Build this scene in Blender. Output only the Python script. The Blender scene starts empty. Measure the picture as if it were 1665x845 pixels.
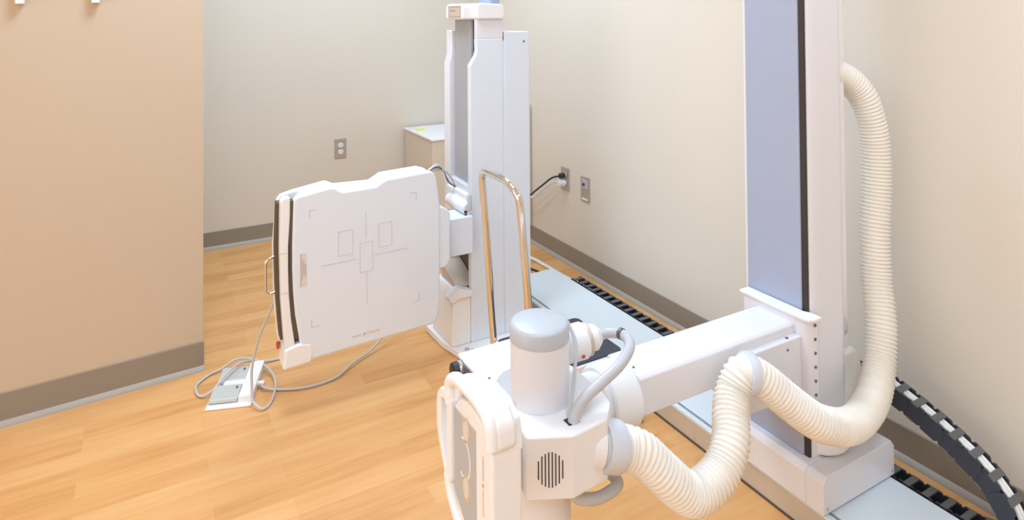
import bpy, bmesh, math, random
from mathutils import Vector, Matrix
C = bpy.context.scene.collection
V = Vector
random.seed(4)

# ------------------------------------------------------------------ camera
cam_data = bpy.data.cameras.new('camera')
cam = bpy.data.objects.new('camera', cam_data); C.objects.link(cam)
yaw, pitch, roll = .5119, .0193, -.007
cy, sy = math.cos(yaw), math.sin(yaw)
Fw = V((sy, cy, 0)); Rt = V((cy, -sy, 0)); Up = V((0, 0, 1))
F2 = Fw*math.cos(pitch) + Up*math.sin(pitch); U2 = Up*math.cos(pitch) - Fw*math.sin(pitch)
R3 = Rt*math.cos(roll) + U2*math.sin(roll); U3 = U2*math.cos(roll) - Rt*math.sin(roll)
cam.matrix_world = Matrix(((R3.x, U3.x, -F2.x, 0), (R3.y, U3.y, -F2.y, 0), (R3.z, U3.z, -F2.z, 1.3), (0, 0, 0, 1)))
cam_data.sensor_width = 36.0
cam_data.lens = 1050/1665*36.0
cam_data.shift_y = -(422.5-5.5)/1665
cam_data.clip_start = .02
bpy.context.scene.camera = cam

# ------------------------------------------------------------------ world, lights, exposure
sc = bpy.context.scene
w = bpy.data.worlds.new('world'); sc.world = w; w.use_nodes = True
w.node_tree.nodes['Background'].inputs[0].default_value = (1.0, .95, .87, 1)
w.node_tree.nodes['Background'].inputs[1].default_value = 1.75
sc.view_settings.view_transform = 'Standard'; sc.view_settings.look = 'None'
sc.view_settings.exposure = .27; sc.view_settings.gamma = 1.0
sc.view_settings.use_curve_mapping = False

def area(name, loc, sx, sy_, energy, col):
    l = bpy.data.lights.new(name, 'AREA'); l.shape = 'RECTANGLE'; l.size = sx; l.size_y = sy_
    l.energy = energy; l.color = col
    o = bpy.data.objects.new(name, l); o.location = loc; C.objects.link(o); return o
area('overhead_light', (1.0, 3.0, 2.62), .6, .6, 20, (.62, .80, 1))
area('overhead_light', (.35, 1.9, 2.62), .6, .6, 25, (.62, .80, 1))
area('overhead_light', (-.5, -.7, 2.62), .6, 1.2, 24, (.66, .82, 1))
area('overhead_light', (1.35, .25, 2.62), .6, .6, 12, (.62, .80, 1))  # unseen fill lamp, added to brighten the near rail and right wall

# ------------------------------------------------------------------ materials
def mat(name, col, rough=.5, metal=0.0, coat=0.0, spec=.5, noise=0.0, scale=30, bump=0.0):
    m = bpy.data.materials.new(name); m.use_nodes = True
    nt = m.node_tree; b = nt.nodes['Principled BSDF']
    b.inputs['Base Color'].default_value = (*col, 1); b.inputs['Roughness'].default_value = rough
    b.inputs['Metallic'].default_value = metal; b.inputs['Coat Weight'].default_value = coat
    b.inputs['Specular IOR Level'].default_value = spec
    tc = nt.nodes.new('ShaderNodeTexCoord'); n = nt.nodes.new('ShaderNodeTexNoise')
    n.inputs['Scale'].default_value = scale; n.inputs['Detail'].default_value = 4
    nt.links.new(tc.outputs['Object'], n.inputs['Vector'])
    if noise:
        r = nt.nodes.new('ShaderNodeMix'); r.data_type = 'RGBA'
        r.inputs['A'].default_value = (*[c*(1-noise) for c in col], 1)
        r.inputs['B'].default_value = (*[min(1, c*(1+noise)) for c in col], 1)
        nt.links.new(n.outputs['Fac'], r.inputs['Factor']); nt.links.new(r.outputs['Result'], b.inputs['Base Color'])
    if bump:
        bp = nt.nodes.new('ShaderNodeBump'); bp.inputs['Strength'].default_value = bump; bp.inputs['Distance'].default_value = .002
        nt.links.new(n.outputs['Fac'], bp.inputs['Height']); nt.links.new(bp.outputs['Normal'], b.inputs['Normal'])
    return m

M = dict(
    white=mat('white_enamel', (.80, .80, .85), .35, noise=.01),
    white2=mat('white_plastic', (.87, .87, .89), .45, noise=.01),
    panel=mat('panel_enamel', (.76, .82, .92), .5, noise=.008),
    ivory=mat('ivory_hose_plastic', (.88, .845, .77), .45, noise=.02),
    grey=mat('grey_track', (.38, .43, .57), .38, noise=.02),
    grey2=mat('stand_track_grey', (.42, .43, .46), .45, noise=.02),
    silver=mat('silver_paint', (.52, .56, .62), .42, metal=.1, noise=.01),
    face=mat('control_face_grey', (.47, .48, .50), .45, noise=.02),
    mark=mat('pale_grey_marking', (.58, .59, .63), .6), cuff=mat('cuff_pale_blue', (.66, .71, .80), .4),
    steel=mat('stainless_plate', (.55, .53, .50), .35, metal=.7, noise=.05, scale=80),
    chrome=mat('chrome', (.80, .79, .76), .08, metal=1),
    darkmetal=mat('dark_metal', (.16, .16, .18), .35, metal=.5, noise=.1),
    black=mat('black_plastic', (.02, .021, .026), .42, noise=.1),
    chain=mat('chain_plastic', (.028, .033, .048), .45, noise=.15),
    slat=mat('chain_crossbar_grey', (.13, .135, .14), .5, noise=.1),
    dark=mat('dark_slot', (.045, .035, .03), .7),
    gap=mat('brown_slot', (.10, .075, .05), .6),
    rubber=mat('rubber_tread', (.05, .055, .075), .75, noise=.15, scale=200, bump=.3),
    rail=mat('rail_cover_enamel', (.74, .84, .92), .4, noise=.01),
    railside=mat('rail_side_aluminium', (.62, .55, .47), .45, metal=.2, noise=.03),
    cord=mat('grey_cord', (.56, .56, .57), .5),
    wcord=mat('white_cord', (.85, .85, .86), .45),
    cable=mat('conduit_grey', (.55, .56, .60), .35, noise=.02),
    baseb=mat('baseboard_vinyl', (.30, .255, .205), .55, noise=.05, scale=8),
    trim=mat('baseboard_toe', (.42, .385, .345), .5, noise=.03),
    wall=mat('cream_wall_paint', (.735, .675, .59), .85, noise=.015, scale=3, bump=.05),
    wall_shaded=mat('shade_tinted_wall_paint', (.61, .49, .37), .85, noise=.015, scale=3, bump=.05),  # cream paint again, darkened to tan so the left wall's shade is in its colour
    ceil=mat('ceiling_tile', (.85, .84, .82), .9, noise=.02, scale=90),
    gold=mat('gold_mark', (.80, .60, .33), .5), orange=mat('amber_mark', (.70, .40, .22), .5),
    red=mat('red_plastic', (.62, .06, .03), .4), yellow=mat('yellow_sticker', (.90, .85, .15), .6),
    label=mat('pale_label', (.74, .68, .66), .6), print_=mat('brown_print', (.42, .34, .32), .6),
    tan=mat('tan_name_plate', (.62, .52, .44), .6), blue=mat('blue_socket', (.05, .06, .25), .4),
    pedal=mat('pedal_grey_metal', (.60, .62, .60), .35, metal=.25, noise=.03),
    beige=mat('beige_enamel', (.74, .64, .53), .5, noise=.01),
    pad=mat('light_button', (.72, .66, .60), .5),
)

def floor_mat():
    m = bpy.data.materials.new('maple_plank_floor'); m.use_nodes = True
    nt = m.node_tree; N = nt.nodes; L = nt.links; b = N['Principled BSDF']
    tc = N.new('ShaderNodeTexCoord'); mp = N.new('ShaderNodeMapping'); L.new(tc.outputs['Object'], mp.inputs[0])
    mp.inputs['Location'].default_value = (.13, .02, 0)
    br = N.new('ShaderNodeTexBrick'); L.new(mp.outputs[0], br.inputs['Vector'])
    br.inputs['Scale'].default_value = 1; br.inputs['Brick Width'].default_value = .52; br.inputs['Row Height'].default_value = .072
    br.inputs['Mortar Size'].default_value = .0005; br.inputs['Mortar Smooth'].default_value = .3
    br.offset = .37; br.offset_frequency = 3; br.squash = 1
    br.inputs['Color1'].default_value = (0, 0, 0, 1); br.inputs['Color2'].default_value = (1, 1, 1, 1); br.inputs['Mortar'].default_value = (.0, .0, .0, 1)
    br.inputs['Bias'].default_value = 0
    mp2 = N.new('ShaderNodeMapping'); L.new(tc.outputs['Object'], mp2.inputs[0]); mp2.inputs['Scale'].default_value = (1.4, 15, 1)
    n1 = N.new('ShaderNodeTexNoise'); n1.inputs['Scale'].default_value = 3; n1.inputs['Detail'].default_value = 6; L.new(mp2.outputs[0], n1.inputs['Vector'])
    mp3 = N.new('ShaderNodeMapping'); L.new(tc.outputs['Object'], mp3.inputs[0]); mp3.inputs['Scale'].default_value = (.9, 4, 1)
    n2 = N.new('ShaderNodeTexNoise'); n2.inputs['Scale'].default_value = 2.2; n2.inputs['Detail'].default_value = 3; L.new(mp3.outputs[0], n2.inputs['Vector'])
    a = N.new('ShaderNodeMath'); a.operation = 'MULTIPLY_ADD'; L.new(br.outputs['Color'], a.inputs[0]); a.inputs[1].default_value = .30
    s1 = N.new('ShaderNodeMath'); s1.operation = 'MULTIPLY_ADD'; L.new(n1.outputs['Fac'], s1.inputs[0]); s1.inputs[1].default_value = .55
    s2 = N.new('ShaderNodeMath'); s2.operation = 'MULTIPLY'; L.new(n2.outputs['Fac'], s2.inputs[0]); s2.inputs[1].default_value = .45
    L.new(s2.outputs[0], s1.inputs[2]); L.new(s1.outputs[0], a.inputs[2])
    cr = N.new('ShaderNodeValToRGB'); L.new(a.outputs[0], cr.inputs[0]); e = cr.color_ramp.elements
    e[0].position = .27; e[0].color = (.55, .255, .08, 1); e[1].position = 1.0; e[1].color = (.83, .50, .225, 1)
    k = e.new(.6); k.color = (.735, .385, .145, 1)
    L.new(cr.outputs[0], b.inputs['Base Color']); b.inputs['Roughness'].default_value = .42; b.inputs['Specular IOR Level'].default_value = .4
    return m
M['floor'] = floor_mat()

# ------------------------------------------------------------------ mesh helpers
class MB:
    def __init__(s): s.v = []; s.f = []; s.m = []
    def add(s, vs, fs, mi=0):
        o = len(s.v); s.v += [tuple(x) for x in vs]; s.f += [tuple(i+o for i in f) for f in fs]; s.m += [mi]*len(fs); return s
    def box(s, x0, x1, y0, y1, z0, z1, mi=0):
        vs = [(x, y, z) for z in (z0, z1) for y in (y0, y1) for x in (x0, x1)]
        return s.add(vs, [(0, 2, 3, 1), (4, 5, 7, 6), (0, 1, 5, 4), (2, 6, 7, 3), (0, 4, 6, 2), (1, 3, 7, 5)], mi)
    def prism(s, pts, axis, a, b, mi=0):
        # pts are 2D: axis 'x' -> (y,z); 'y' -> (x,z); 'z' -> (x,y)
        def P(p, t):
            return {'x': (t, p[0], p[1]), 'y': (p[0], t, p[1]), 'z': (p[0], p[1], t)}[axis]
        n = len(pts)
        vs = [P(p, a) for p in pts] + [P(p, b) for p in pts]
        return s.add(vs, [tuple(range(n))[::-1], tuple(range(n, 2*n))] + [(i, (i+1) % n, n+(i+1) % n, n+i) for i in range(n)], mi)
    def tube(s, pts, r, seg=10, closed=False, mi=0, radii=None, cap=True):
        pts = [V(p) for p in pts]; n = len(pts); rings = []; nrm = None
        for i, p in enumerate(pts):
            if closed: t = (pts[(i+1) % n]-pts[i-1]).normalized()
            else: t = (pts[min(i+1, n-1)]-pts[max(i-1, 0)]).normalized()
            if nrm is None:
                h = V((0, 0, 1)) if abs(t.z) < .9 else V((1, 0, 0)); nrm = t.cross(h).normalized()
            nrm = (nrm - t*nrm.dot(t)).normalized(); bn = t.cross(nrm)
            rr = radii[i] if radii else r
            rings.append([p + nrm*math.cos(2*math.pi*k/seg)*rr + bn*math.sin(2*math.pi*k/seg)*rr for k in range(seg)])
        vs = [v for R_ in rings for v in R_]; fs = []
        for i in range(n if closed else n-1):
            j = (i+1) % n
            for k in range(seg): fs.append((i*seg+k, i*seg+(k+1) % seg, j*seg+(k+1) % seg, j*seg+k))
        if not closed and cap: fs += [tuple(range(seg))[::-1], tuple(range((n-1)*seg, n*seg))]
        return s.add(vs, fs, mi)
    def cyl(s, a, b, r, seg=32, mi=0, r2=None):
        return s.tube([a, b], r, seg, mi=mi, radii=[r, r if r2 is None else r2])
    def lathe(s, origin, axis, prof, seg=40, mi=0):
        o = V(origin); ax = V(axis).normalized()
        return s.tube([o+ax*p[1] for p in prof], 1, seg, mi=mi, radii=[max(p[0], 1e-4) for p in prof])._fixlathe(o, ax, prof, seg)
    def _fixlathe(s, o, ax, prof, seg):
        # rewrite ring positions with one fixed frame so flat steps are exact
        h = V((0, 0, 1)) if abs(ax.z) < .9 else V((1, 0, 0)); n = ax.cross(h).normalized(); b = ax.cross(n)
        st = len(s.v)-len(prof)*seg
        for i, (r, t) in enumerate(prof):
            for k in range(seg):
                a = 2*math.pi*k/seg; s.v[st+i*seg+k] = tuple(o+ax*t+n*math.cos(a)*max(r, 1e-4)+b*math.sin(a)*max(r, 1e-4))
        return s
    def build(s, name, mats, parent=None, bevel=0, seg=2, angle=35, label=None, smooth=True):
        me = bpy.data.meshes.new(name); 
        org = V((0, 0, 0))
        if parent is None:
            xs = [v[0] for v in s.v]; ys = [v[1] for v in s.v]; zs = [v[2] for v in s.v]
            org = V(((min(xs)+max(xs))/2, (min(ys)+max(ys))/2, min(zs)))
        else:
            org = ORG(parent)
        me.from_pydata([tuple(V(v)-org) for v in s.v], [], s.f)
        mats = mats if isinstance(mats, (list, tuple)) else [mats]
        for m in mats: me.materials.append(M[m])
        for p, mi in zip(me.polygons, s.m): p.material_index = mi
        bm = bmesh.new(); bm.from_mesh(me); bmesh.ops.recalc_face_normals(bm, faces=bm.faces); bm.to_mesh(me); bm.free()
        if smooth:
            for p in me.polygons: p.use_smooth = True
            me.set_sharp_from_angle(angle=math.radians(angle))
        o = bpy.data.objects.new(name, me); C.objects.link(o)
        if parent is None: o.location = org
        else: o.parent = parent
        if bevel:
            md = o.modifiers.new('bevel', 'BEVEL'); md.width = bevel; md.segments = seg; md.limit_method = 'ANGLE'; md.angle_limit = math.radians(30)
            md.harden_normals = True
        if label: o['label'] = label
        return o
def ORG(o):
    p = V(o.location)
    return p + ORG(o.parent) if o.parent else p
def tag(o, label, cat, group=None, kind=None):
    o['label'] = label; o['category'] = cat
    if group: o['group'] = group
    if kind: o['kind'] = kind
    return o
def thing(name, label, cat, loc, group=None):
    o = bpy.data.objects.new(name, None); o.location = loc; o.empty_display_size = .05; C.objects.link(o)
    return tag(o, label, cat, group)
def struct(o): o['kind'] = 'structure'; return o
def spline(pts, n=8):
    pts = [V(p) for p in pts]; out = []
    P = [pts[0]*2-pts[1]] + pts + [pts[-1]*2-pts[-2]]
    for i in range(1, len(P)-2):
        a, b, c, d = P[i-1:i+3]
        for k in range(n):
            t = k/n
            out.append(.5*((2*b)+(c-a)*t+(2*a-5*b+4*c-d)*t*t+(3*b-a-3*c+d)*t**3))
    out.append(pts[-1]); return out
def resample(pts, step):
    out = [pts[0]]; acc = 0
    for a, b in zip(pts, pts[1:]):
        L = (b-a).length; t = step-acc
        while t <= L: out.append(a+(b-a)*(t/L)); t += step
        acc = (acc+L) % step
    return out
def arc(cx, cy_, r, a0, a1, n=8):
    return [(cx+r*math.cos(math.radians(a0+(a1-a0)*i/n)), cy_+r*math.sin(math.radians(a0+(a1-a0)*i/n))) for i in range(n+1)]
def rrect(x0, x1, y0, y1, r, n=5):
    return arc(x1-r, y1-r, r, 0, 90, n)+arc(x0+r, y1-r, r, 90, 180, n)+arc(x0+r, y0+r, r, 180, 270, n)+arc(x1-r, y0+r, r, 270, 360, n)

# ------------------------------------------------------------------ room
XW, YB, ZC = 1.922, 4.017, 2.68
ax_, ay_ = -.411, 2.628; bx_, by_ = .178, 2.672            # floor line of the near left wall
sl = (by_-ay_)/(bx_-ax_)
struct(MB().box(-3.2, XW+.15, -2.6, YB+.15, -.1, 0).build('floor', 'floor'))
struct(MB().box(-3.2, XW+.15, -2.6, YB+.15, ZC, ZC+.1).build('ceiling', 'ceil'))
struct(MB().box(XW, XW+.15, -2.6, YB+.15, 0, ZC).build('wall_right', 'wall'))
struct(MB().box(.05, XW, YB, YB+.15, 0, ZC).build('wall_back', 'wall'))
x0 = -3.2
struct(MB().box(-3.2, XW, -2.75, -2.6, 0, ZC).build('wall_front', 'wall'))
struct(MB().prism([(x0, ay_+sl*(x0-ax_)), (bx_, by_), (bx_-.01, YB+.15), (x0, YB+.15)], 'z', 0, ZC).build('wall_left', 'wall_shaded'))
def baseboard(name, a, b, nrm, h):
    a, b, n = V(a), V(b), V(nrm)
    m = MB()
    def strip(prof, mi):
        k = len(prof); vs = [tuple(p+n*d+V((0, 0, z))) for p in (a, b) for d, z in prof]
        m.add(vs, [tuple(range(k))[::-1], tuple(range(k, 2*k))]+[(i, (i+1) % k, k+(i+1) % k, k+i) for i in range(k)], mi)
    strip([(0, .018), (.004, .018), (.004, h-.002), (.002, h), (0, h)], 0)
    strip([(0, 0), (.016, 0), (.015, .006), (.009, .013), (.004, .018), (0, .018)], 1)
    return struct(m.build(name, ['baseb', 'trim']))
baseboard('baseboard_right', (XW, -2.6, 0), (XW, YB, 0), (-1, 0, 0), .098)
baseboard('baseboard_back', (bx_, YB, 0), (XW, YB, 0), (0, -1, 0), .098)
nl = V((sl, -1, 0)).normalized()
baseboard('baseboard_left', (x0, ay_+sl*(x0-ax_), 0), (bx_+.003, by_, 0), nl, .105)

# ------------------------------------------------------------------ wall stand with detector
S = thing('x_ray_wall_stand', 'white upright stand carrying the square detector plate, behind the step stool', 'x-ray stand', (1.2, 2.4, 0))
# floor plate
pl_ = [(1.40, 2.20), (1.06, 2.20)] + [(1.035, 2.235), (1.005, 2.37)] + [(1.0, 2.52), (1.02, 2.57), (1.40, 2.57)]
MB().prism(pl_, 'z', 0, .028).build('base_plate', 'white2', S, .006)
for p in ((1.06, 2.255), (1.075, 2.235)): MB().cyl((*p, .028), (*p, .036), .009, 16).build('floor_bolt', 'steel', S, .002)
# column: two side covers with grey track between
colp = [(1.100, 2.325), (1.105, 2.302), (1.122, 2.298), (1.249, 2.298), (1.249, 2.555), (1.100, 2.555), (1.100, 2.495), (1.118, 2.495), (1.118, 2.325)]
def cov(z0, z1, x): return [(x, 2.325), (x+.005, 2.302), (x+.022, 2.298), (1.249, 2.298), (1.249, 2.325)]
MB().prism([(1.100, .028), (1.249, .028), (1.249, 1.21), (1.129, 1.21), (1.131, 1.165), (1.126, 1.145), (1.100, 1.105)], 'y', 2.298, 2.325).build('side_cover', 'panel', S, .004, 3)
MB().prism([(1.131, 1.21), (1.249, 1.21), (1.249, 1.29), (1.131, 1.29)], 'y', 2.300, 2.325).build('upper_cover', 'white', S, .003)
MB().prism([(1.100, .6), (1.249, .6), (1.249, 1.24), (1.112, 1.24), (1.112, 1.14), (1.100, 1.10)], 'y', 2.500, 2.555).build('side_cover', 'white', S, .003)
MB().box(1.100, 1.249, 2.500, 2.555, .028, .6).build('side_cover', 'white', S, .003)
MB().box(1.135, 1.249, 2.325, 2.500, .028, 1.285).build('column_core', 'gap', S)
MB().box(1.122, 1.135, 2.338, 2.490, .60, 1.285).build('track_panel', 'grey2', S, .002, label='grey sliding track strip')
MB().box(1.255, 1.371, 2.298, 2.555, .028, 1.236).box(1.249, 1.255, 2.2992, 2.55, .028, 1.2).build('rear_cover', 'panel', S, .004)
MB().cyl((1.345, 2.2985, 1.195), (1.345, 2.2955, 1.195), .004, 12).build('screw', 'darkmetal', S)
# cap: nose over the track and wider body
cap = MB()
cap.prism([(2.32, 1.288), (2.488, 1.288), (2.488, 1.338), (2.47, 1.350), (2.338, 1.350), (2.32, 1.338)], 'x', 1.080, 1.135)
cap.prism([(1.128, 1.288), (1.242, 1.288), (1.250, 1.300), (1.250, 1.335), (1.235, 1.348), (1.14, 1.352), (1.126, 1.344), (1.126, 1.30)], 'y', 2.284, 2.555)
cap.build('column_cap', 'white2', S, .006, 3)
cp = [c for c in S.children if c.name.startswith('column_cap')][0]
m = MB().box(1.0785, 1.0805, 2.340, 2.455, 1.297, 1.341, 0)
for a, b, c, d in ((2.340, 2.455, 1.338, 1.341), (2.340, 2.455, 1.297, 1.300), (2.340, 2.3425, 1.297, 1.341), (2.4525, 2.455, 1.297, 1.341), (2.39, 2.44, 1.321, 1.325)):
    m.box(1.0775, 1.0787, a, b, c, d, 1)
m.build('name_plate', ['tan', 'print_'], cp)
MB().box(1.255, 1.30, 2.42, 2.52, 1.236, 1.46).build('lifting_mast', 'grey', S, .004, label='slate grey mast top')
# carriage running on the track
MB().prism([(2.318, .50), (2.503, .50), (2.503, .600), (2.318, .600)], 'x', 1.085, 1.16).build('carriage', 'white2', S, .005, 3)
car = [c for c in S.children if c.name.startswith('carriage')][0]
MB().prism([(2.33, .595), (2.51, .595), (2.51, .632), (2.33, .624)], 'x', 1.104, 1.134).build('carriage_shroud', 'white', car, .004)
ck = MB().lathe((1.075, 2.27, .556), (0, 1, 0), [(0, 0), (.02, 0), (.024, .006), (.024, .17), (0, .17)], 24); ck.build('pivot_drum', 'white2', car)
MB().lathe((1.077, 2.262, .552), (0, 0, 1), [(0, -.0), (.007, 0), (.009, .01), (.009, .05), (.005, .062), (0, .062)], 16).build('brake_knob', 'cable', car)
for z_ in (.5395, .5255): MB().box(1.058, 1.068, 2.262, 2.272, z_+.003, z_+.013).build('socket', 'black', car, .002)
MB().box(.955, 1.088, 2.25, 2.36, .392, .536).build('support_arm', 'panel', S, .006, 3)
MB().prism([(.90, .607), (.945, .60), (.965, .585), (.972, .575), (.972, .41), (.962, .388), (.945, .378), (.90, .378)], 'y', 2.205, 2.25).build('mounting_flange', 'panel', S, .006, 3)
# foot cover below
fc = MB().prism([(1.018, .028), (1.10, .028), (1.10, .235), (1.04, .235), (1.022, .205)], 'y', 2.30, 2.50)
fc.build('foot_cover', 'white2', S, .006, 3)
fcc = [c for c in S.children if c.name.startswith('foot_cover')][0]
MB().prism([(1.10, .232), (1.045, .252), (1.0, .222), (1.006, .206), (1.02, .200), (1.04, .212), (1.10, .212)], 'y', 2.285, 2.33).build('release_tab', 'white2', fcc, .004)
MB().prism([(2.33, .235), (2.48, .235), (2.48, .30), (2.33, .245)], 'x', 1.05, 1.134).build('inner_guard', 'tan', S, .003)
# cables behind the detector
for k in range(3):
    MB().tube(spline([(.88, 2.30, .67), (.93, 2.33-.01*k, .70+.008*k), (1.01, 2.39, .690+.008*k), (1.06, 2.42, .66-.03*k), (1.10, 2.44, .60)], 8), .0035, 8).build('detector_cable', ['cord', 'darkmetal', 'wcord'][k], S)
# detector
front = [(.413, .703), (.428, .714), (.530, .728), (.548, .726), (.562, .714), (.575, .709), (.690, .711), (.708, .722), (.726, .731), (.868, .738), (.893, .738), (.906, .730), (.916, .712), (.930, .607), (.928, .284), (.922, .215), (.913, .193), (.895, .186), (.663, .180), (.445, .172), (.432, .180), (.434, .23), (.426, .28), (.418, .33), (.412, .40), (.409, .48), (.409, .556), (.411, .63)]
D = MB().prism(front, 'y', 2.20, 2.232).build('detector_housing', 'panel', S, .009, 4, label='square white plate with printed centring cross')
back = [(.372, .69), (.385, .706), (.43, .716), (.535, .732), (.562, .718), (.69, .714), (.73, .736), (.87, .742), (.905, .73), (.92, .70), (.925, .25), (.91, .20), (.43, .178), (.385, .20), (.376, .24), (.368, .32), (.363, .40), (.361, .55)]
MB().prism(back, 'y', 2.276, 2.302).prism([(.44, .21), (.90, .21), (.90, .72), (.44, .70)], 'y', 2.23, 2.28).build('rear_shell', 'white2', D, .006, 3)
# end cap: narrow white strip between two dark slots
lc = [(.374, .700), (.384, .713), (.403, .712), (.403, .66), (.3975, .556), (.3975, .48), (.3995, .40), (.406, .32), (.416, .25), (.421, .20), (.440, .170), (.438, .163), (.398, .166), (.390, .182), (.386, .245), (.376, .38), (.372, .55)]
MB().prism(lc, 'y', 2.204, 2.240).build('end_cap', 'white2', D, .006, 3)
MB().prism([(.380, .16), (.470, .165), (.478, .200), (.470, .228), (.430, .235), (.385, .225)], 'y', 2.198, 2.285).build('corner_block', 'white2', D, .008, 3)
MB().prism([(.40, .70), (.43, .70), (.424, .62), (.421, .556), (.421, .48), (.424, .40), (.430, .32), (.436, .25), (.40, .25)], 'y', 2.206, 2.238).build('cassette_slot', 'gap', D)
MB().prism([(.3675, .69), (.3625, .55), (.3635, .47), (.3665, .384), (.3725, .30), (.3785, .244), (.42, .244), (.42, .69)], 'y', 2.238, 2.279).build('cassette_slot', 'gap', D)
for a_, b_, c_ in ((.3718, .397, .533), (.3752, .400, .405)): MB().box(a_, b_, 2.2035, 2.206, c_, c_+.0022).build('tray_seam', 'mark', D)
h = [(.371, 2.275, .507), (.352, 2.275, .503), (.341, 2.275, .494), (.338, 2.275, .48), (.338, 2.275, .40), (.342, 2.275, .390), (.352, 2.275, .386), (.371, 2.275, .392)]
MB().tube(spline(h, 5), .0048, 12).build('pull_handle', 'chrome', D)
MB().cyl((.372, 2.275, .212), (.380, 2.275, .212), .012, 16).build('indicator', 'red', D, .002, label='small red indicator')
# printed marks on plate
yy0, yy1 = 2.1992, 2.2002
def seg(mk, x0, z0, x1, z1, tt=.0010):
    d = V((x1-x0, z1-z0)); n_ = V((-d.y, d.x)).normalized()*tt
    return mk.prism([(x0+n_.x, z0+n_.y), (x1+n_.x, z1+n_.y), (x1-n_.x, z1-n_.y), (x0-n_.x, z0-n_.y)], 'y', yy0, yy1)
for cx, cz, dx, dz in ((.463, .663, 1, -1), (.837, .671, -1, -1), (.470, .279, 1, 1), (.845, .284, -1, 1)):
    m = seg(MB(), cx-dx*.001, cz, cx+dx*.025, cz); seg(m, cx, cz, cx, cz+dz*.026); m.build('corner_mark', 'mark', D)
for q_ in ((.652, .628, .653, .540), (.655, .420, .656, .312), (.502, .473, .617, .475), (.682, .478, .806, .479)):
    seg(MB(), *q_).build('cross_line', 'mark', D)
for a, b, c, d in ((.559, .607, .495, .576), (.698, .745, .501, .582), (.632, .676, .426, .526)):
    m = MB()
    for q_ in ((a, c, b, c), (a, d, b, d), (a, c, a, d), (b, c, b, d)): seg(m, *q_, .0008)
    m.build('field_outline', 'mark', D)
mk = MB(); x = .604
for wd in (.006, .005, .007, .005, .004, .006): mk.box(x, x+wd-.0012, yy0, yy1, .212, .2165, 0); x += wd
for k in range(3): mk.box(.6425+k*.0035, .6452+k*.0035, yy0, yy1, .210+k*.002, .2165+k*.002, 1)
x = .656
for wd in (.007, .006, .007, .008, .006, .007, .006): mk.box(x, x+wd-.0012, yy0, yy1, .2145, .219, 2 if x < .69 else 0); x += wd
mk.build('maker_mark', ['mark', 'orange', 'gold'], D)
mk = MB().box(.433, .454, 2.1988, 2.2002, .418, .527, 0)
for k, (a, b) in enumerate(((.42, .525), (.44, .51), (.455, .50), (.45, .49))): mk.box(.4345+k*.005, .4365+k*.005, 2.1984, 2.199, a, b, 1)
mk.build('warning_label', ['label', 'print_'], D)

# ------------------------------------------------------------------ floor rail
R = thing('floor_rail', 'long low pale blue floor rail running along the right wall', 'rail', (1.58, 1.2, 0))
MB().box(1.456, 1.722, -.9, 2.665, 0, .052).build('rail_bed', 'railside', R)
MB().box(1.474, 1.722, -.9, 2.672, .055, .070).build('cover_plate', 'rail', R, .003)
MB().box(1.462, 1.474, -.9, 2.660, .050, .060).build('guide_slot', 'black', R)
MB().prism([(1.446, .004), (1.456, .004), (1.456, .058), (1.462, .058), (1.462, .071), (1.446, .071)], 'y', -.9, 2.665).build('front_lip', 'rail', R, .0015)
MB().box(1.4452, 1.4472, -.9, 2.66, .0045, .064).build('side_face', 'railside', R)
MB().box(1.4425, 1.4465, -.9, 2.66, 0, .006).build('floor_seal', 'gap', R)
m = MB()
for a, b, c, d in ((1.365, 1.462, .050, .0505), (1.365, 1.3656, .012, .050), (1.461, 1.462, .012, .050)): m.box(1.4444, 1.4456, a, b, c, d)
m.box(1.444, 1.4456, 1.405, 1.432, .030, .036)
m.build('access_hatch', 'tan', R)

# ------------------------------------------------------------------ tube stand on the rail
T = thing('x_ray_tube_stand', 'tall white column on the floor rail with arm, x-ray tube and ivory hose', 'x-ray machine', (1.55, 1.17, .07))
base = MB().prism([(1.437, .074), (1.735, .074), (1.735, .150), (1.722, .166), (1.450, .166), (1.437, .152)], 'y', 1.025, 1.075)
base.prism([(1.437, .074), (1.66, .074), (1.66, .166), (1.450, .166), (1.437, .152)], 'y', 1.075, 1.33)
base.build('carriage_base', 'white', T, .003, 3)
bs = [c for c in T.children][0]
MB().box(1.66, 1.70, 1.075, 1.30, .074, .125).build('wheel_housing', 'darkmetal', bs, .003)
MB().prism([(1.655, .10), (1.70, .10), (1.70, .195), (1.655, .175)], 'y', 1.12, 1.14).build('end_bracket', 'steel', bs, .002)
for p in ((1.452, .088), (1.723, .088)): MB().cyl((p[0], 1.0255, p[1]), (p[0], 1.0235, p[1]), .0035, 10).build('screw', 'orange', bs)
# column body
side = [(1.482, 1.085)] + [(1.49, 1.081), (1.515, 1.081), (1.60, 1.081)] + arc(1.603, 1.111, .03, -90, 0, 6) + [(1.633, 1.29), (1.482, 1.29)]
MB().prism(side, 'z', .166, 2.35).build('column', 'white', T, .002)
cl = [c for c in T.children if c.name.startswith('column')][0]
MB().box(1.4705, 1.482, 1.103, 1.274, .166, 2.35).build('track_panel', 'grey', T, .003, label='blue-grey front strip of the column')
MB().box(1.4745, 1.483, 1.089, 1.103, .166, 2.35).build('belt_slot', 'dark', T)
MB().prism(arc(1.56, 1.13, .082, 180, 360, 10)[0:11], 'z', .168, .235).build('column_foot', 'white2', T, .012, 4)
MB().box(1.633, 1.675, 1.11, 1.27, .17, 2.2).build('rear_spine', 'white2', T, .004)
MB().prism([(1.633, .20), (1.680, .19), (1.722, .235), (1.728, .32), (1.710, .372), (1.685, .386), (1.633, .386)], 'y', 1.10, 1.20).build('motor_cover', 'ivory', T, .015, 4)
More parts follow.
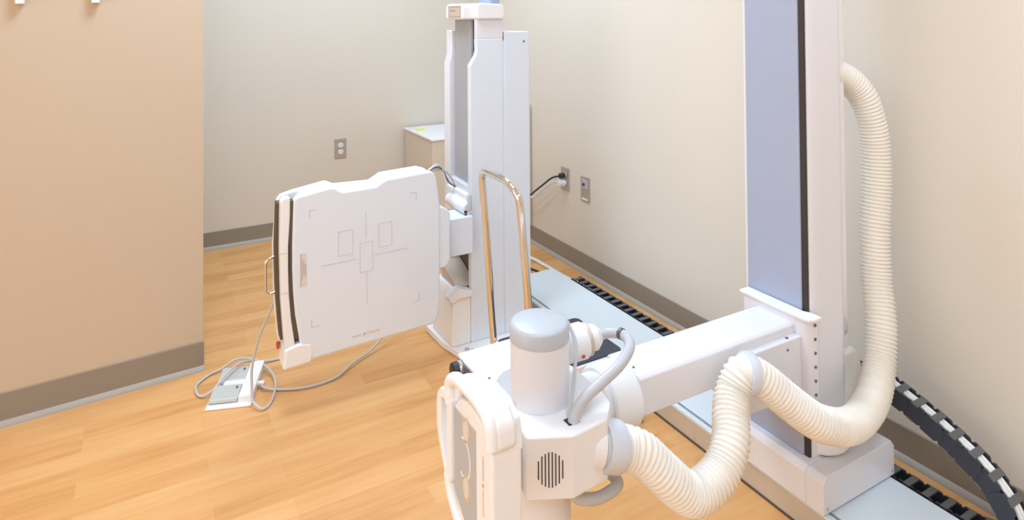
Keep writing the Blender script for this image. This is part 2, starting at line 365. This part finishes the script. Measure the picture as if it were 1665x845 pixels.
MB().lathe((1.633, 1.13, .448), (1, -.25, 0), [(0, 0), (.012, 0), (.012, .012), (.026, .014), (.029, .022), (.026, .030), (0, .032)], 28).build('brake_wheel', 'cable', T)
# bracket that slides on the column
br = MB()
br.prism([(1.437, 1.078), (1.440, 1.067), (1.450, 1.059), (1.470, 1.056), (1.478, 1.060), (1.478, 1.081), (1.470, 1.081), (1.470, 1.262), (1.437, 1.262)], 'z', .328, .530)
br.build('arm_bracket', 'white', T, .005, 3)
bk = [c for c in T.children if c.name.startswith('arm_bracket')][0]
MB().prism([(1.431, 1.065), (1.436, 1.054), (1.448, 1.049), (1.476, 1.049), (1.476, 1.081), (1.468, 1.095), (1.468, 1.270), (1.431, 1.270)], 'z', .530, .538).build('bracket_shelf', 'white2', bk, .002)
for k in range(6): MB().cyl((1.460, 1.0585, .518-k*.0345), (1.460, 1.0555, .518-k*.0345), .0038, 12).build('screw', 'darkmetal', bk)
# arm
MB().prism([(1.100, .428), (1.218, .428), (1.218, .508), (1.212, .514), (1.108, .514), (1.100, .508)], 'x', .930, 1.440).build('arm', 'white', T, .003, 3)
MB().prism([(1.245, .350), (1.438, .334), (1.438, .488), (1.245, .488)], 'y', 1.080, 1.24).build('gear_housing', 'white', T, .003, 3)
gh = [c for c in T.children if c.name.startswith('gear_housing')][0]
MB().cyl((1.385, 1.0805, .466), (1.385, 1.0785, .466), .003, 10).build('screw', 'darkmetal', gh)
MB().cyl((1.395, 1.090, .4875), (1.395, 1.090, .490), .004, 10).build('screw', 'darkmetal', gh)
# pivot sleeve
MB().lathe((.856, 1.155, .458), (1, 0, 0), [(0, 0), (.066, 0), (.071, .005), (.071, .070), (.067, .075), (0, .075)], 48).build('pivot_sleeve', 'white2', T)
sv = [c for c in T.children if c.name.startswith('pivot_sleeve')][0]
MB().lathe((.830, 1.150, .464), (1, 0, 0), [(0, 0), (.052, 0), (.056, .005), (.056, .030), (0, .030)], 40).build('sleeve_ring', 'white', sv)
MB().lathe((.800, 1.135, .492), (1, 0, 0), [(0, 0), (.036, .0), (.043, .006), (.043, .034), (0, .034)], 36).build('sleeve_ring', 'white2', sv)
MB().cyl((.945, 1.14, .5135), (.945, 1.14, .5155), .003, 10).build('screw', 'darkmetal', sv)
# tube housing
oct_ = [(.600, 1.085), (.588, 1.003), (.663, .967), (.746, .976), (.783, 1.013), (.792, 1.045), (.795, 1.16), (.775, 1.20), (.62, 1.20), (.603, 1.17)]
HS = MB().prism(oct_, 'z', .437, .550).build('tube_housing', 'white2', T, .005, 3)
oc2 = [(.604, 1.085), (.595, 1.008), (.663, .974), (.74, .982), (.778, 1.017), (.787, 1.045), (.79, 1.155), (.77, 1.195), (.625, 1.195), (.607, 1.165)]
# vents on the front chamfer
A = V((.588, 1.003, 0)); B = V((.663, .967, 0)); dv = (B-A).normalized(); nv = V((dv.y, -dv.x, 0)).normalized()
if nv.y > 0: nv = -nv
vm = MB(); mid = A+(B-A)*.5
for k in range(8):
    u = (k-3.5)*.0062; hh = [.016, .0245, .0285, .031, .031, .0285, .0245, .016][k]
    p = mid+dv*u; q = nv*.0006; w_ = dv*.0011
    vs = [p-w_+q, p+w_+q, p+w_-nv*.002, p-w_-nv*.002]
    zc = .492
    pts_ = [V((v.x, v.y, zc-hh)) for v in vs]+[V((v.x, v.y, zc+hh)) for v in vs]
    vm.add(pts_, [(3, 2, 1, 0), (4, 5, 6, 7), (0, 1, 5, 4), (1, 2, 6, 5), (2, 3, 7, 6), (3, 0, 4, 7)])
vm.build('vent_slots', 'dark', HS)
MB().lathe((.672, 1.095, .550), (0, 0, 1), [(0, 0), (.058, 0), (.058, .118), (.0565, .1185), (0, .1185)], 64).build('tube_cylinder', 'white', HS)
MB().lathe((.672, 1.095, .668), (0, 0, 1), [(0, 0), (.0588, 0), (.0588, .026), (.056, .031), (.050, .034), (0, .0345)], 64).build('tube_cap', 'silver', HS, label='silver grey cap')
MB().lathe((.668, 1.080, .437), (0, 0, -1), [(0, 0), (.054, 0), (.054, .16), (0, .16)], 48).build('lower_tube', 'white', HS)
MB().lathe((.672, 1.13, .5545), (0, 0, 1), [(.05, 0), (.072, 0), (.070, .006), (.05, .006)], 40).build('tube_collar', 'cable', HS)
# collimator beyond the tube
CO = MB().box(.642, .80, 1.262, 1.418, .370, .500).build('collimator', 'white2', HS, .004, 3)
MB().prism([(.61, 1.19), (.79, 1.19), (.79, 1.265), (.665, 1.265), (.64, 1.255)], 'z', .36, .452).build('collimator_mount', 'rail', HS, .01, 3)
MB().box(.6385, .643, 1.268, 1.412, .375, .492).build('collimator_face', 'darkmetal', CO, .001)
for y_, z_ in ((1.392, .474),):
    MB().lathe((.639, y_, z_), (-1, 0, 0), [(0, 0), (.020, 0), (.022, .003), (.022, .009), (.0215, .0095)], 28).build('knob_ring', 'chrome', CO)
    MB().lathe((.632, y_, z_), (-1, 0, 0), [(0, 0), (.019, 0), (.021, .003), (.020, .014), (.015, .017), (0, .017)], 28).build('knob', 'black', CO)
MB().cyl((.690, 1.263, .478), (.690, 1.260, .478), .004, 12).build('screw', 'darkmetal', CO)
MB().cyl((.658, 1.285, .4995), (.658, 1.285, .5012), .003, 10).build('screw', 'darkmetal', CO)
# high tension socket on the right of the tube
so = V((.757, 1.128, .617)); sx_ = V((1, -.12, .05)).normalized()
SK = MB().lathe(so-sx_*.04, sx_, [(0, 0), (.034, 0), (.036, .004), (.036, .078), (.033, .082), (0, .082)], 32).build('cable_socket', 'white2', HS)
MB().lathe(so+sx_*.042, sx_, [(0, 0), (.031, 0), (.033, .003), (.033, .008), (0, .010)], 32).build('clamp_ring', 'railside', SK)
MB().lathe(so+sx_*.053, sx_, [(0, 0), (.026, 0), (.026, .014), (.016, .026), (0, .028)], 24).build('gland_nut', 'white2', SK)
MB().cyl(so+V((.018, -.033, -.012)), so+V((.018, -.0375, -.013)), .004, 12).build('red_dot', 'red', SK)
cp_ = [tuple(so+sx_*.072), (.855, 1.112, .624), (.866, 1.075, .632), (.845, 1.030, .634), (.800, 1.005, .622), (.752, 1.003, .601), (.712, 1.002, .583), (.692, 1.002, .562), (.684, 1.0, .545)]
MB().tube(spline(cp_, 10), .0105, 16).build('conduit', 'cable', SK)
MB().cyl((.8635, 1.085, .6325), (.8650, 1.078, .6330), .0118, 20).build('cable_tie', 'darkmetal', SK)
MB().tube(spline([(.752, 1.115, .672), (.751, 1.085, .640), (.728, 1.056, .600), (.704, 1.032, .568), (.682, 1.012, .548)], 8), .0035, 10).build('earth_cable', 'cord', SK)
MB().box(.672, .696, .993, 1.013, .548, .5515).build('cable_port', 'black', HS, .001)
MB().tube(spline([(.80, 1.06, .39), (.807, 1.024, .382), (.775, 1.014, .379), (.735, 1.010, .385), (.70, 1.02, .40), (.70, 1.04, .45)], 8), .011, 16).build('lower_conduit', 'cable', HS)
# control panel with handles
out = [(1.040, .650), (1.034, .664), (1.022, .676), (1.006, .684), (1.003, .700), (.992, .712), (.972, .719), (.952, .722), (.930, .723), (.905, .724), (.885, .727), (.862, .722), (.848, .710), (.840, .690), (.838, .50), (.850, .47), (.900, .455), (.950, .462), (.985, .492), (1.002, .530), (1.010, .552), (1.030, .585), (1.040, .610)]
CPm = MB()
def ring(outer, inner, x0, x1):
    n = len(outer); vs = []
    for x in (x0, x1):
        vs += [(x, *p) for p in outer] + [(x, *p) for p in inner]
    fs = []
    for i in range(n):
        j = (i+1) % n
        fs += [(i, j, n+j, n+i), (2*n+i, 3*n+i, 3*n+j, 2*n+j), (i, 2*n+i, 2*n+j, j), (n+i, n+j, 3*n+j, 3*n+i)]
    return vs, fs
# solid console body
body = [(.985, .545), (.985, .672), (.960, .684), (.93, .694), (.90, .69), (.862, .682), (.842, .672), (.842, .48), (.90, .47), (.95, .50)]
CP = MB().prism([(.975, .53), (.978, .665), (.955, .690), (.925, .700), (.89, .697), (.858, .683), (.842, .660), (.842, .47), (.90, .46), (.945, .49)], 'x', .434, .486).build('control_console', 'white2', HS, .006, 3)
MB().box(.48, .585, 1.02, 1.065, .42, .545).build('console_mount', 'white2', CP, .01, 3)
MB().prism([(.888, .668), (.975, .668), (.962, .692), (.925, .702), (.892, .698), (.866, .684)], 'x', .438, .440)
# arch handle (upper)
MB().tube(spline([(.437, .993, .664), (.437, .994, .694), (.437, .972, .711), (.437, .945, .7155), (.437, .905, .7175), (.437, .872, .714), (.437, .852, .700), (.437, .847, .67)], 6), .0105, 12).build('arch_handle', 'white2', CP)
MB().prism([(.985, .655), (.998, .70), (.95, .722), (.89, .726), (.858, .722), (.838, .70), (.836, .668), (.85, .66), (.87, .69), (.91, .706), (.955, .70)], 'x', .440, .475).build('hood', 'white2', CP, .008, 3)
MB().prism([(.975, .66), (.965, .698), (.93, .716), (.88, .716), (.850, .700), (.842, .668), (.842, .655), (.975, .655)], 'x', .462, .488).build('hood_block', 'white2', CP, .008, 3)
# side grip loop (far side)
o_ = [(1.040, .650), (1.034, .664), (1.022, .676), (.998, .680), (.980, .672), (.980, .545), (.990, .530), (1.004, .530), (1.012, .552), (1.033, .585), (1.040, .610)]
i_ = [(1.0235, .650), (1.021, .656), (1.014, .661), (1.004, .662), (.997, .655), (.996, .600), (.997, .566), (1.002, .556), (1.006, .562), (1.019, .590), (1.0235, .612)]
vs, fs = ring(o_, i_, .430, .452)
MB().add(vs, fs).build('side_grip', 'white2', CP, .004, 3)
# lower handle
MB().tube(spline([(.437, 1.000, .545), (.437, .990, .520), (.437, .965, .498), (.437, .93, .478), (.437, .90, .47), (.437, .87, .475)], 6), .010, 12).build('lower_handle', 'white2', CP)
# grey face with dial marks
FC = MB().prism([(.969, .536), (.972, .668), (.893, .671), (.892, .500), (.935, .512)], 'x', .4322, .4345).build('key_face', 'face', CP, .001, label='grey key face with round keys')
def disc(y, z, ry, rz, x0, x1, mi=0, a0=0, a1=360, wd=None, m=None):
    m = m or MB()
    if wd is None: m.prism([(y+ry*math.cos(t_*math.pi/12), z+rz*math.sin(t_*math.pi/12)) for t_ in range(24)], 'x', x0, x1, mi)
    else:
        n = 20; o = []; i2 = []
        for k in range(n+1):
            a = math.radians(a0+(a1-a0)*k/n)
            o.append((y+ry*math.cos(a), z+rz*math.sin(a))); i2.append((y+(ry-wd)*math.cos(a), z+(rz-wd)*math.sin(a)))
        m.prism(o+i2[::-1], 'x', x0, x1, mi)
    return m
disc(.9245, .655, .0095, .0155, .4312, .4325).build('round_key', 'pad', FC)
disc(.9245, .567, .0095, .0155, .4312, .4325).build('round_key', 'pad', FC)
disc(.933, .608, .024, .032, .4316, .4325, a0=-60, a1=-290, wd=.0028).build('dial_arc', 'white2', FC)
disc(.9245, .655, .0125, .0185, .4316, .4325, wd=.0018).build('key_ring', 'gold', FC)
disc(.9245, .567, .0125, .0185, .4316, .4325, wd=.0018).build('key_ring', 'gold', FC)
mk = MB()
for k in range(9): mk.box(.4330, .4342, .8675, .8705, .612+k*.004, .615+k*.004, 0)
mk.box(.4330, .4342, .8672, .8712, .602, .607, 2); mk.box(.4330, .4342, .868, .870, .560, .598, 1)
mk.build('maker_mark', ['mark', 'gold', 'orange'], CP)

# ribbed hose
hose_pts = [(.742, 1.002, .488), (.768, .998, .480), (.800, .995, .468), (.836, .983, .450), (.884, .969, .399), (.948, .968, .343), (1.025, .971, .352), (1.078, .986, .391), (1.115, 1.018, .426), (1.145, 1.036, .457), (1.177, 1.033, .490), (1.220, 1.016, .467), (1.284, .996, .409), (1.364, 0.976, 0.349), (1.493, 0.985, 0.301), (1.604, 1.002, 0.319), (1.679, 1.027, 0.38), (1.721, 1.047, 0.474), (1.75, 1.075, 0.574), (1.765, 1.087, 0.686), (1.788, 1.094, 0.818), (1.793, 1.1, 0.937), (1.772, 1.11, 1.042), (1.741, 1.126, 1.098), (1.697, 1.139, 1.127), (1.648, 1.143, 1.136)]
sp = resample(spline(hose_pts, 12), .0105/5)
rad = [.0375+.0026*math.cos(2*math.pi*i/5) for i in range(len(sp))]
HO = MB().tube(sp, .04, 36, radii=rad).build('ribbed_hose', 'ivory', T, angle=80)
def cuff(i0, ln, r):
    p0 = sp[i0]; p1 = sp[i0+ln]; ax = (p1-p0)
    return MB().lathe(p0, ax, [(r-.006, 0), (r-.001, 0), (r, .003), (r, ax.length-.003), (r-.001, ax.length), (r-.006, ax.length)], 40)
cuff(2, 20, .0455).build('hose_cuff', 'cuff', HO)
ds = [(i, (sp[i]-V((1.185, 1.032, .487))).length) for i in range(len(sp))]
im = min(ds, key=lambda q: q[1])[0]
cuff(im-5, 10, .0455).build('hose_cuff', 'cuff', HO)
MB().cyl((.725, 1.010, .492), (.748, 1.002, .486), .043, 36).build('hose_port', 'white2', HS, .003)

# ------------------------------------------------------------------ cable carrier chain
K = thing('cable_carrier_chain', 'black plastic cable carrier chain looping beside the rail at the right wall', 'cable chain', (1.79, 1.5, 0))
up = spline([(0, 1.14, .298), (0, 1.03, .265), (0, .96, .243), (0, .895, .217), (0, .84, .190), (0, .793, .150), (0, .768, .105), (0, .775, .062), (0, .82, .036), (0, .89, .029), (0, 1.1, .029), (0, 1.6, .029), (0, 2.1, .029), (0, 2.58, .029)], 14)
pitch_ = .0465
ch = resample(up, pitch_)
XC, HW, HH = 1.778, .0265, .024
for i in range(len(ch)-1):
    a, b = ch[i], ch[i+1]; d = (b-a).normalized(); n = V((0, -d.z, d.y))   # n points to the outer side
    if i < 30 and False: pass
    m = MB(); n = -n if n.z < 0 and i < 3 else n
    def q(x, u, v): p = a+d*u+n*v; return (XC+x, p.y, p.z)
    def blk(x0, x1, u0, u1, v0, v1, mi):
        vs = [q(x, u, v) for v in (v0, v1) for u in (u0, u1) for x in (x0, x1)]
        m.add(vs, [(0, 2, 3, 1), (4, 5, 7, 6), (0, 1, 5, 4), (2, 6, 7, 3), (0, 4, 6, 2), (1, 3, 7, 5)], mi)
    e = .002 if i % 2 else 0
    for s in (-1, 1):
        xa, xb = sorted((s*(HW-.006-e), s*(HW-e)))
        pr = [(-.004, -.012), (.004, -HH), (pitch_-.006, -HH), (pitch_+.006, -.010), (pitch_+.006, .010), (pitch_-.006, HH), (.004, HH), (-.004, .012)]
        vs = [q(xa, *p) for p in pr]+[q(xb, *p) for p in pr]; k8 = len(pr)
        m.add(vs, [tuple(range(k8))[::-1], tuple(range(k8, 2*k8))]+[(j, (j+1) % k8, k8+(j+1) % k8, k8+j) for j in range(k8)], 0)
    blk(-HW+.001, HW-.001, .012, .029, HH-.003, HH+.001, 1); blk(-HW+.001, HW-.001, .012, .029, -HH-.001, -HH+.003, 1)
    m.build('chain_link', ['chain', 'slat'], K)
cab = [p+V((0, 0, 0)) for p in up]
for k, xo in enumerate((-.006, .006)):
    idx = [(XC+xo+.002, p.y, p.z) for p in up[:int(len(up)*.62)]]
    off = []
    for j, p in enumerate(idx):
        t_ = (V(idx[min(j+1, len(idx)-1)])-V(idx[max(j-1, 0)])).normalized(); n = V((0, -t_.z, t_.y))
        off.append(V(p)-n*.0165)
    MB().tube(off, .0060, 10).build('inner_cable', 'wcord', K)

# ------------------------------------------------------------------ step stool
G = thing('step_stool', 'low chrome step stool with black rubber tread and tall looped handrail', 'step stool', (1.16, 1.77, 0))
MB().prism(rrect(.992, 1.332, 1.637, 1.912, .025), 'z', .200, .228).build('top_frame', 'white2', G, .003)
MB().prism(rrect(1.000, 1.324, 1.645, 1.904, .02), 'z', .2275, .2325).build('tread', 'rubber', G, .001, label='black ribbed rubber tread')
for (x, y, x1, y1) in ((1.318, 1.652, 1.370, 1.633), (1.318, 1.898, 1.366, 1.930), (1.010, 1.652, .985, 1.633), (1.010, 1.898, .985, 1.930)):
    L_ = MB().cyl((x, y, .205), (x1, y1, .016), .0105, 16).build('leg', 'chrome', G)
    MB().lathe((x1+.001, y1, 0), (0, 0, 1), [(0, 0), (.014, 0), (.0135, .022), (.0108, .026), (0, .026)], 18).build('rubber_foot', 'black', L_)
hr = [(1.004, 1.924, .205), (.985, 1.912, .39), (.963, 1.897, .60), (.944, 1.884, .755), (.940, 1.876, .785), (.938, 1.855, .802), (.936, 1.820, .808), (.936, 1.730, .806), (.937, 1.685, .797), (.941, 1.655, .778), (.946, 1.645, .745), (.965, 1.651, .58), (.985, 1.657, .38), (1.004, 1.662, .205)]
MB().tube(spline(hr, 6), .012, 16).build('handrail', 'chrome', G)

# ------------------------------------------------------------------ foot switch
PD = thing('foot_switch', 'white double foot switch with a coiled grey cord on the floor below the detector', 'foot switch', (.24, 2.45, 0))
# local axes follow its front edge (toward camera left) 
P0 = V((.163, 2.384, 0)); ex = V((.293-.163, 2.340-2.384, 0)).normalized(); ey = V((-ex.y, ex.x, 0))
def fp(u, v, z): p = P0+ex*u+ey*v; return (p.x, p.y, z)
def fbox(m, u0, u1, v0, v1, zs, mi=0):
    # zs: z bottom, z top front, z top back
    vs = [fp(u0, v0, zs[0]), fp(u1, v0, zs[0]), fp(u1, v1, zs[0]), fp(u0, v1, zs[0]), fp(u0, v0, zs[1]), fp(u1, v0, zs[1]), fp(u1, v1, zs[2]), fp(u0, v1, zs[2])]
    return m.add(vs, [(3, 2, 1, 0), (4, 5, 6, 7), (0, 1, 5, 4), (1, 2, 6, 5), (2, 3, 7, 6), (3, 0, 4, 7)], mi)
m = MB(); fbox(m, 0, .146, 0, .235, (.0, .007, .007)); fbox(m, .100, .146, .02, .235, (.0, .028, .034)); fbox(m, .03, .11, .105, .14, (0, .022, .022))
m.build('base', 'white2', PD, .003)
for v in (.022, .140):
    m = MB(); fbox(m, .006, .098, v, v+.075, (.009, .022, .030)); o = m.build('pedal', 'pedal', PD, .004, 3)
    c0 = fp(.085, v+.055, .0295); MB().cyl(c0, (c0[0], c0[1], c0[2]+.002), .004, 12).build('screw', 'darkmetal', o)
g0 = V(fp(.146, .11, .016)); MB().cyl(g0, g0+ex*.022, .008, 14).build('cord_gland', 'white2', PD)
gt = g0+ex*.02
MB().tube(spline([tuple(gt), (.350, 2.418, .012), (.392, 2.388, .006), (.488, 2.35, .006), (.587, 2.359, .006), (.66, 2.41, .012), (.76, 2.47, .02), (.90, 2.53, .10), (1.0, 2.56, .16)], 8), .0042, 10).build('cord', 'cord', PD)
MB().tube(spline([(.372, 2.285, .37), (.355, 2.31, .31), (.325, 2.335, .22), (.306, 2.345, .13), (.304, 2.34, .07), (.306, 2.32, .025), (.337, 2.293, .006), (.377, 2.359, .006), (.395, 2.477, .012), (.35, 2.58, .03), (.29, 2.625, .03), (.235, 2.622, .01), (.190, 2.605, .006), (.150, 2.557, .006), (.148, 2.501, .006), (.165, 2.470, .008), (.20, 2.468, .024), (.235, 2.50, .042), (.29, 2.56, .044), (.35, 2.60, .02), (.40, 2.60, .006), (.50, 2.60, .006), (.70, 2.62, .006)], 8), .0042, 10).build('coiled_cord', 'cord', PD)

# ------------------------------------------------------------------ white cabinet in the corner
Q = thing('generator_cabinet', 'low white equipment cabinet in the corner with a yellow sticker on top', 'cabinet', (1.60, 3.75, 0))
MB().box(1.44, 1.88, 3.52, 3.99, .01, .572).build('body', 'beige', Q, .004)
MB().box(1.434, 1.886, 3.514, 3.995, .572, .584).build('lid', 'white2', Q, .003)
MB().box(1.462, 1.53, 3.82, 3.90, .584, .5852).build('sticker', 'yellow', Q)
MB().box(1.452, 1.50, 3.925, 3.965, .584, .5852).build('label', 'label', Q)

# ------------------------------------------------------------------ outlets and plates
O1 = thing('wall_outlet', 'steel duplex wall outlet on the back wall left of the cabinet', 'outlet', (1.033, YB, .485))
def duplex(root, at):   # at(u,v,w): u across, v up, w out of wall
    def bx(m, u0, u1, v0, v1, w0, w1, mi=0):
        vs = [at(u, v, w) for w in (w0, w1) for v in (v0, v1) for u in (u0, u1)]
        return m.add(vs, [(0, 2, 3, 1), (4, 5, 7, 6), (0, 1, 5, 4), (2, 6, 7, 3), (0, 4, 6, 2), (1, 3, 7, 5)], mi)
    bx(MB(), -.036, .036, -.060, .060, 0, .006).build('cover_plate', 'steel', root, .002)
    for s in (-1, 1):
        m = MB(); n = 20; o = [(.0165*math.cos(2*math.pi*k/n), s*.0205+.0145*math.sin(2*math.pi*k/n)) for k in range(n)]
        vs = [at(u, v, .004) for u, v in o]+[at(u, v, .009) for u, v in o]
        m.add(vs, [tuple(range(n))[::-1], tuple(range(n, 2*n))]+[(k, (k+1) % n, n+(k+1) % n, n+k) for k in range(n)])
        rc = m.build('receptacle', 'white2', root, .001)
        for u in (-.0065, .0065): bx(MB(), u-.0012, u+.0012, s*.0205-.004, s*.0205+.004, .0085, .0094).build('slot', 'black', rc)
    return bx
duplex(O1, lambda u, v, w_: (1.033+u, YB-w_, .490+v))
O2 = thing('wall_outlet', 'steel wall outlet on the right wall with a black and a white plug in it', 'outlet', (XW, 2.855, .43))
atr = lambda yc, zc: (lambda u, v, w_: (XW-w_, yc-u, zc+v))
duplex(O2, atr(2.855, .438))
pc = MB().cyl((1.915, 2.853, .458), (1.885, 2.862, .455), .014, 18); pc.tube(spline([(1.89, 2.86, .455), (1.865, 2.90, .440), (1.85, 2.96, .395), (1.84, 3.03, .345), (1.84, 3.10, .305), (1.84, 3.20, .31), (1.84, 3.34, .36)], 8), .0048, 10)
tag(pc.build('power_cord', 'black'), 'black power cord plugged into the right wall outlet, upper of the two', 'cord')
pc = MB().cyl((1.915, 2.853, .418), (1.880, 2.862, .420), .019, 20); pc.tube(spline([(1.885, 2.862, .42), (1.885, 2.90, .418), (1.885, 2.97, .385), (1.885, 3.04, .338), (1.885, 3.12, .285), (1.88, 3.22, .27), (1.88, 3.34, .30)], 8), .0055, 10)
tag(pc.build('power_cord', 'wcord'), 'white power cord plugged into the right wall outlet below the black one', 'cord')
O3 = thing('data_plate', 'steel wall plate with one blue round jack, right of the plugged outlet', 'wall plate', (XW, 2.675, .42))
bx = lambda m, at, a: m.add([at(u, v, w_) for w_ in (a[4], a[5]) for v in (a[2], a[3]) for u in (a[0], a[1])], [(0, 2, 3, 1), (4, 5, 7, 6), (0, 1, 5, 4), (2, 6, 7, 3), (0, 4, 6, 2), (1, 3, 7, 5)])
a3 = atr(2.676, .424)
bx(MB(), a3, (-.036, .036, -.062, .062, 0, .006)).build('cover_plate', 'steel', O3, .002)
bx(MB(), a3, (-.024, .024, -.054, -.045, .0055, .0075)).build('label_strip', 'white2', O3)
bx(MB(), a3, (-.022, .022, .004, .050, .0055, .0072)).build('jack_insert', 'silver', O3, .001)
MB().cyl((XW-.006, 2.682, .447), (XW-.012, 2.682, .447), .0085, 18).build('jack', 'blue', O3)
# conduit behind the wall stand and cables on the floor
tag(MB().cyl((1.905, 3.20, .10), (1.905, 3.20, .79), .008, 12).build('wall_conduit', 'wall'), 'thin cream conduit rising on the right wall behind the stand', 'pipe')
for k, (lb, mt, off) in enumerate((('pale grey cable nearest the baseboard, running along the floor into the chain', 'cord', .012), ('white cable in the middle of the floor cables behind the rail', 'wcord', 0), ('black cable lying across the rail end behind the stand', 'black', -.03))):
    r_ = [.006, .008, .005][k]
    pts = [(1.40+off, 3.35, r_), (1.60+off, 3.22, r_), (1.765+off, 3.02, r_), (1.79+off, 2.85, r_), (1.795+off, 2.70, r_), (1.798+off*.8, 2.55, .014+r_*.5), (1.797+off*.5, 2.46, .02)]
    if k == 2: pts = [(1.40, 3.05, r_), (1.60, 3.02, r_), (1.70, 2.88, r_), (1.738, 2.74, r_), (1.765, 2.62, r_), (1.785, 2.50, .02)]
    tag(MB().tube(spline(pts, 8), r_, 10).build('floor_cable', mt), lb, 'cable')
# wall rack, of which only two bracket feet reach into the picture
W = thing('wall_rack', 'wall rack at the upper left, only its two white bracket feet showing', 'rack', (-.26, 2.63, 1.34))
def wy(x): return ay_+sl*(x-ax_)
m = MB()
for x in (-.366, -.160): pass
MB().prism([(-.45, wy(-.45)-.002), (-.08, wy(-.08)-.002), (-.08, wy(-.08)-.02), (-.45, wy(-.45)-.02)], 'z', 1.42, 1.47).build('rail', 'white', W, .002)
for x, z in ((-.366, 1.350), (-.160, 1.354)):
    MB().box(x-.0115, x+.0115, wy(x)-.035, wy(x)-.003, z, 1.47).build('bracket', 'white2', W, .002)
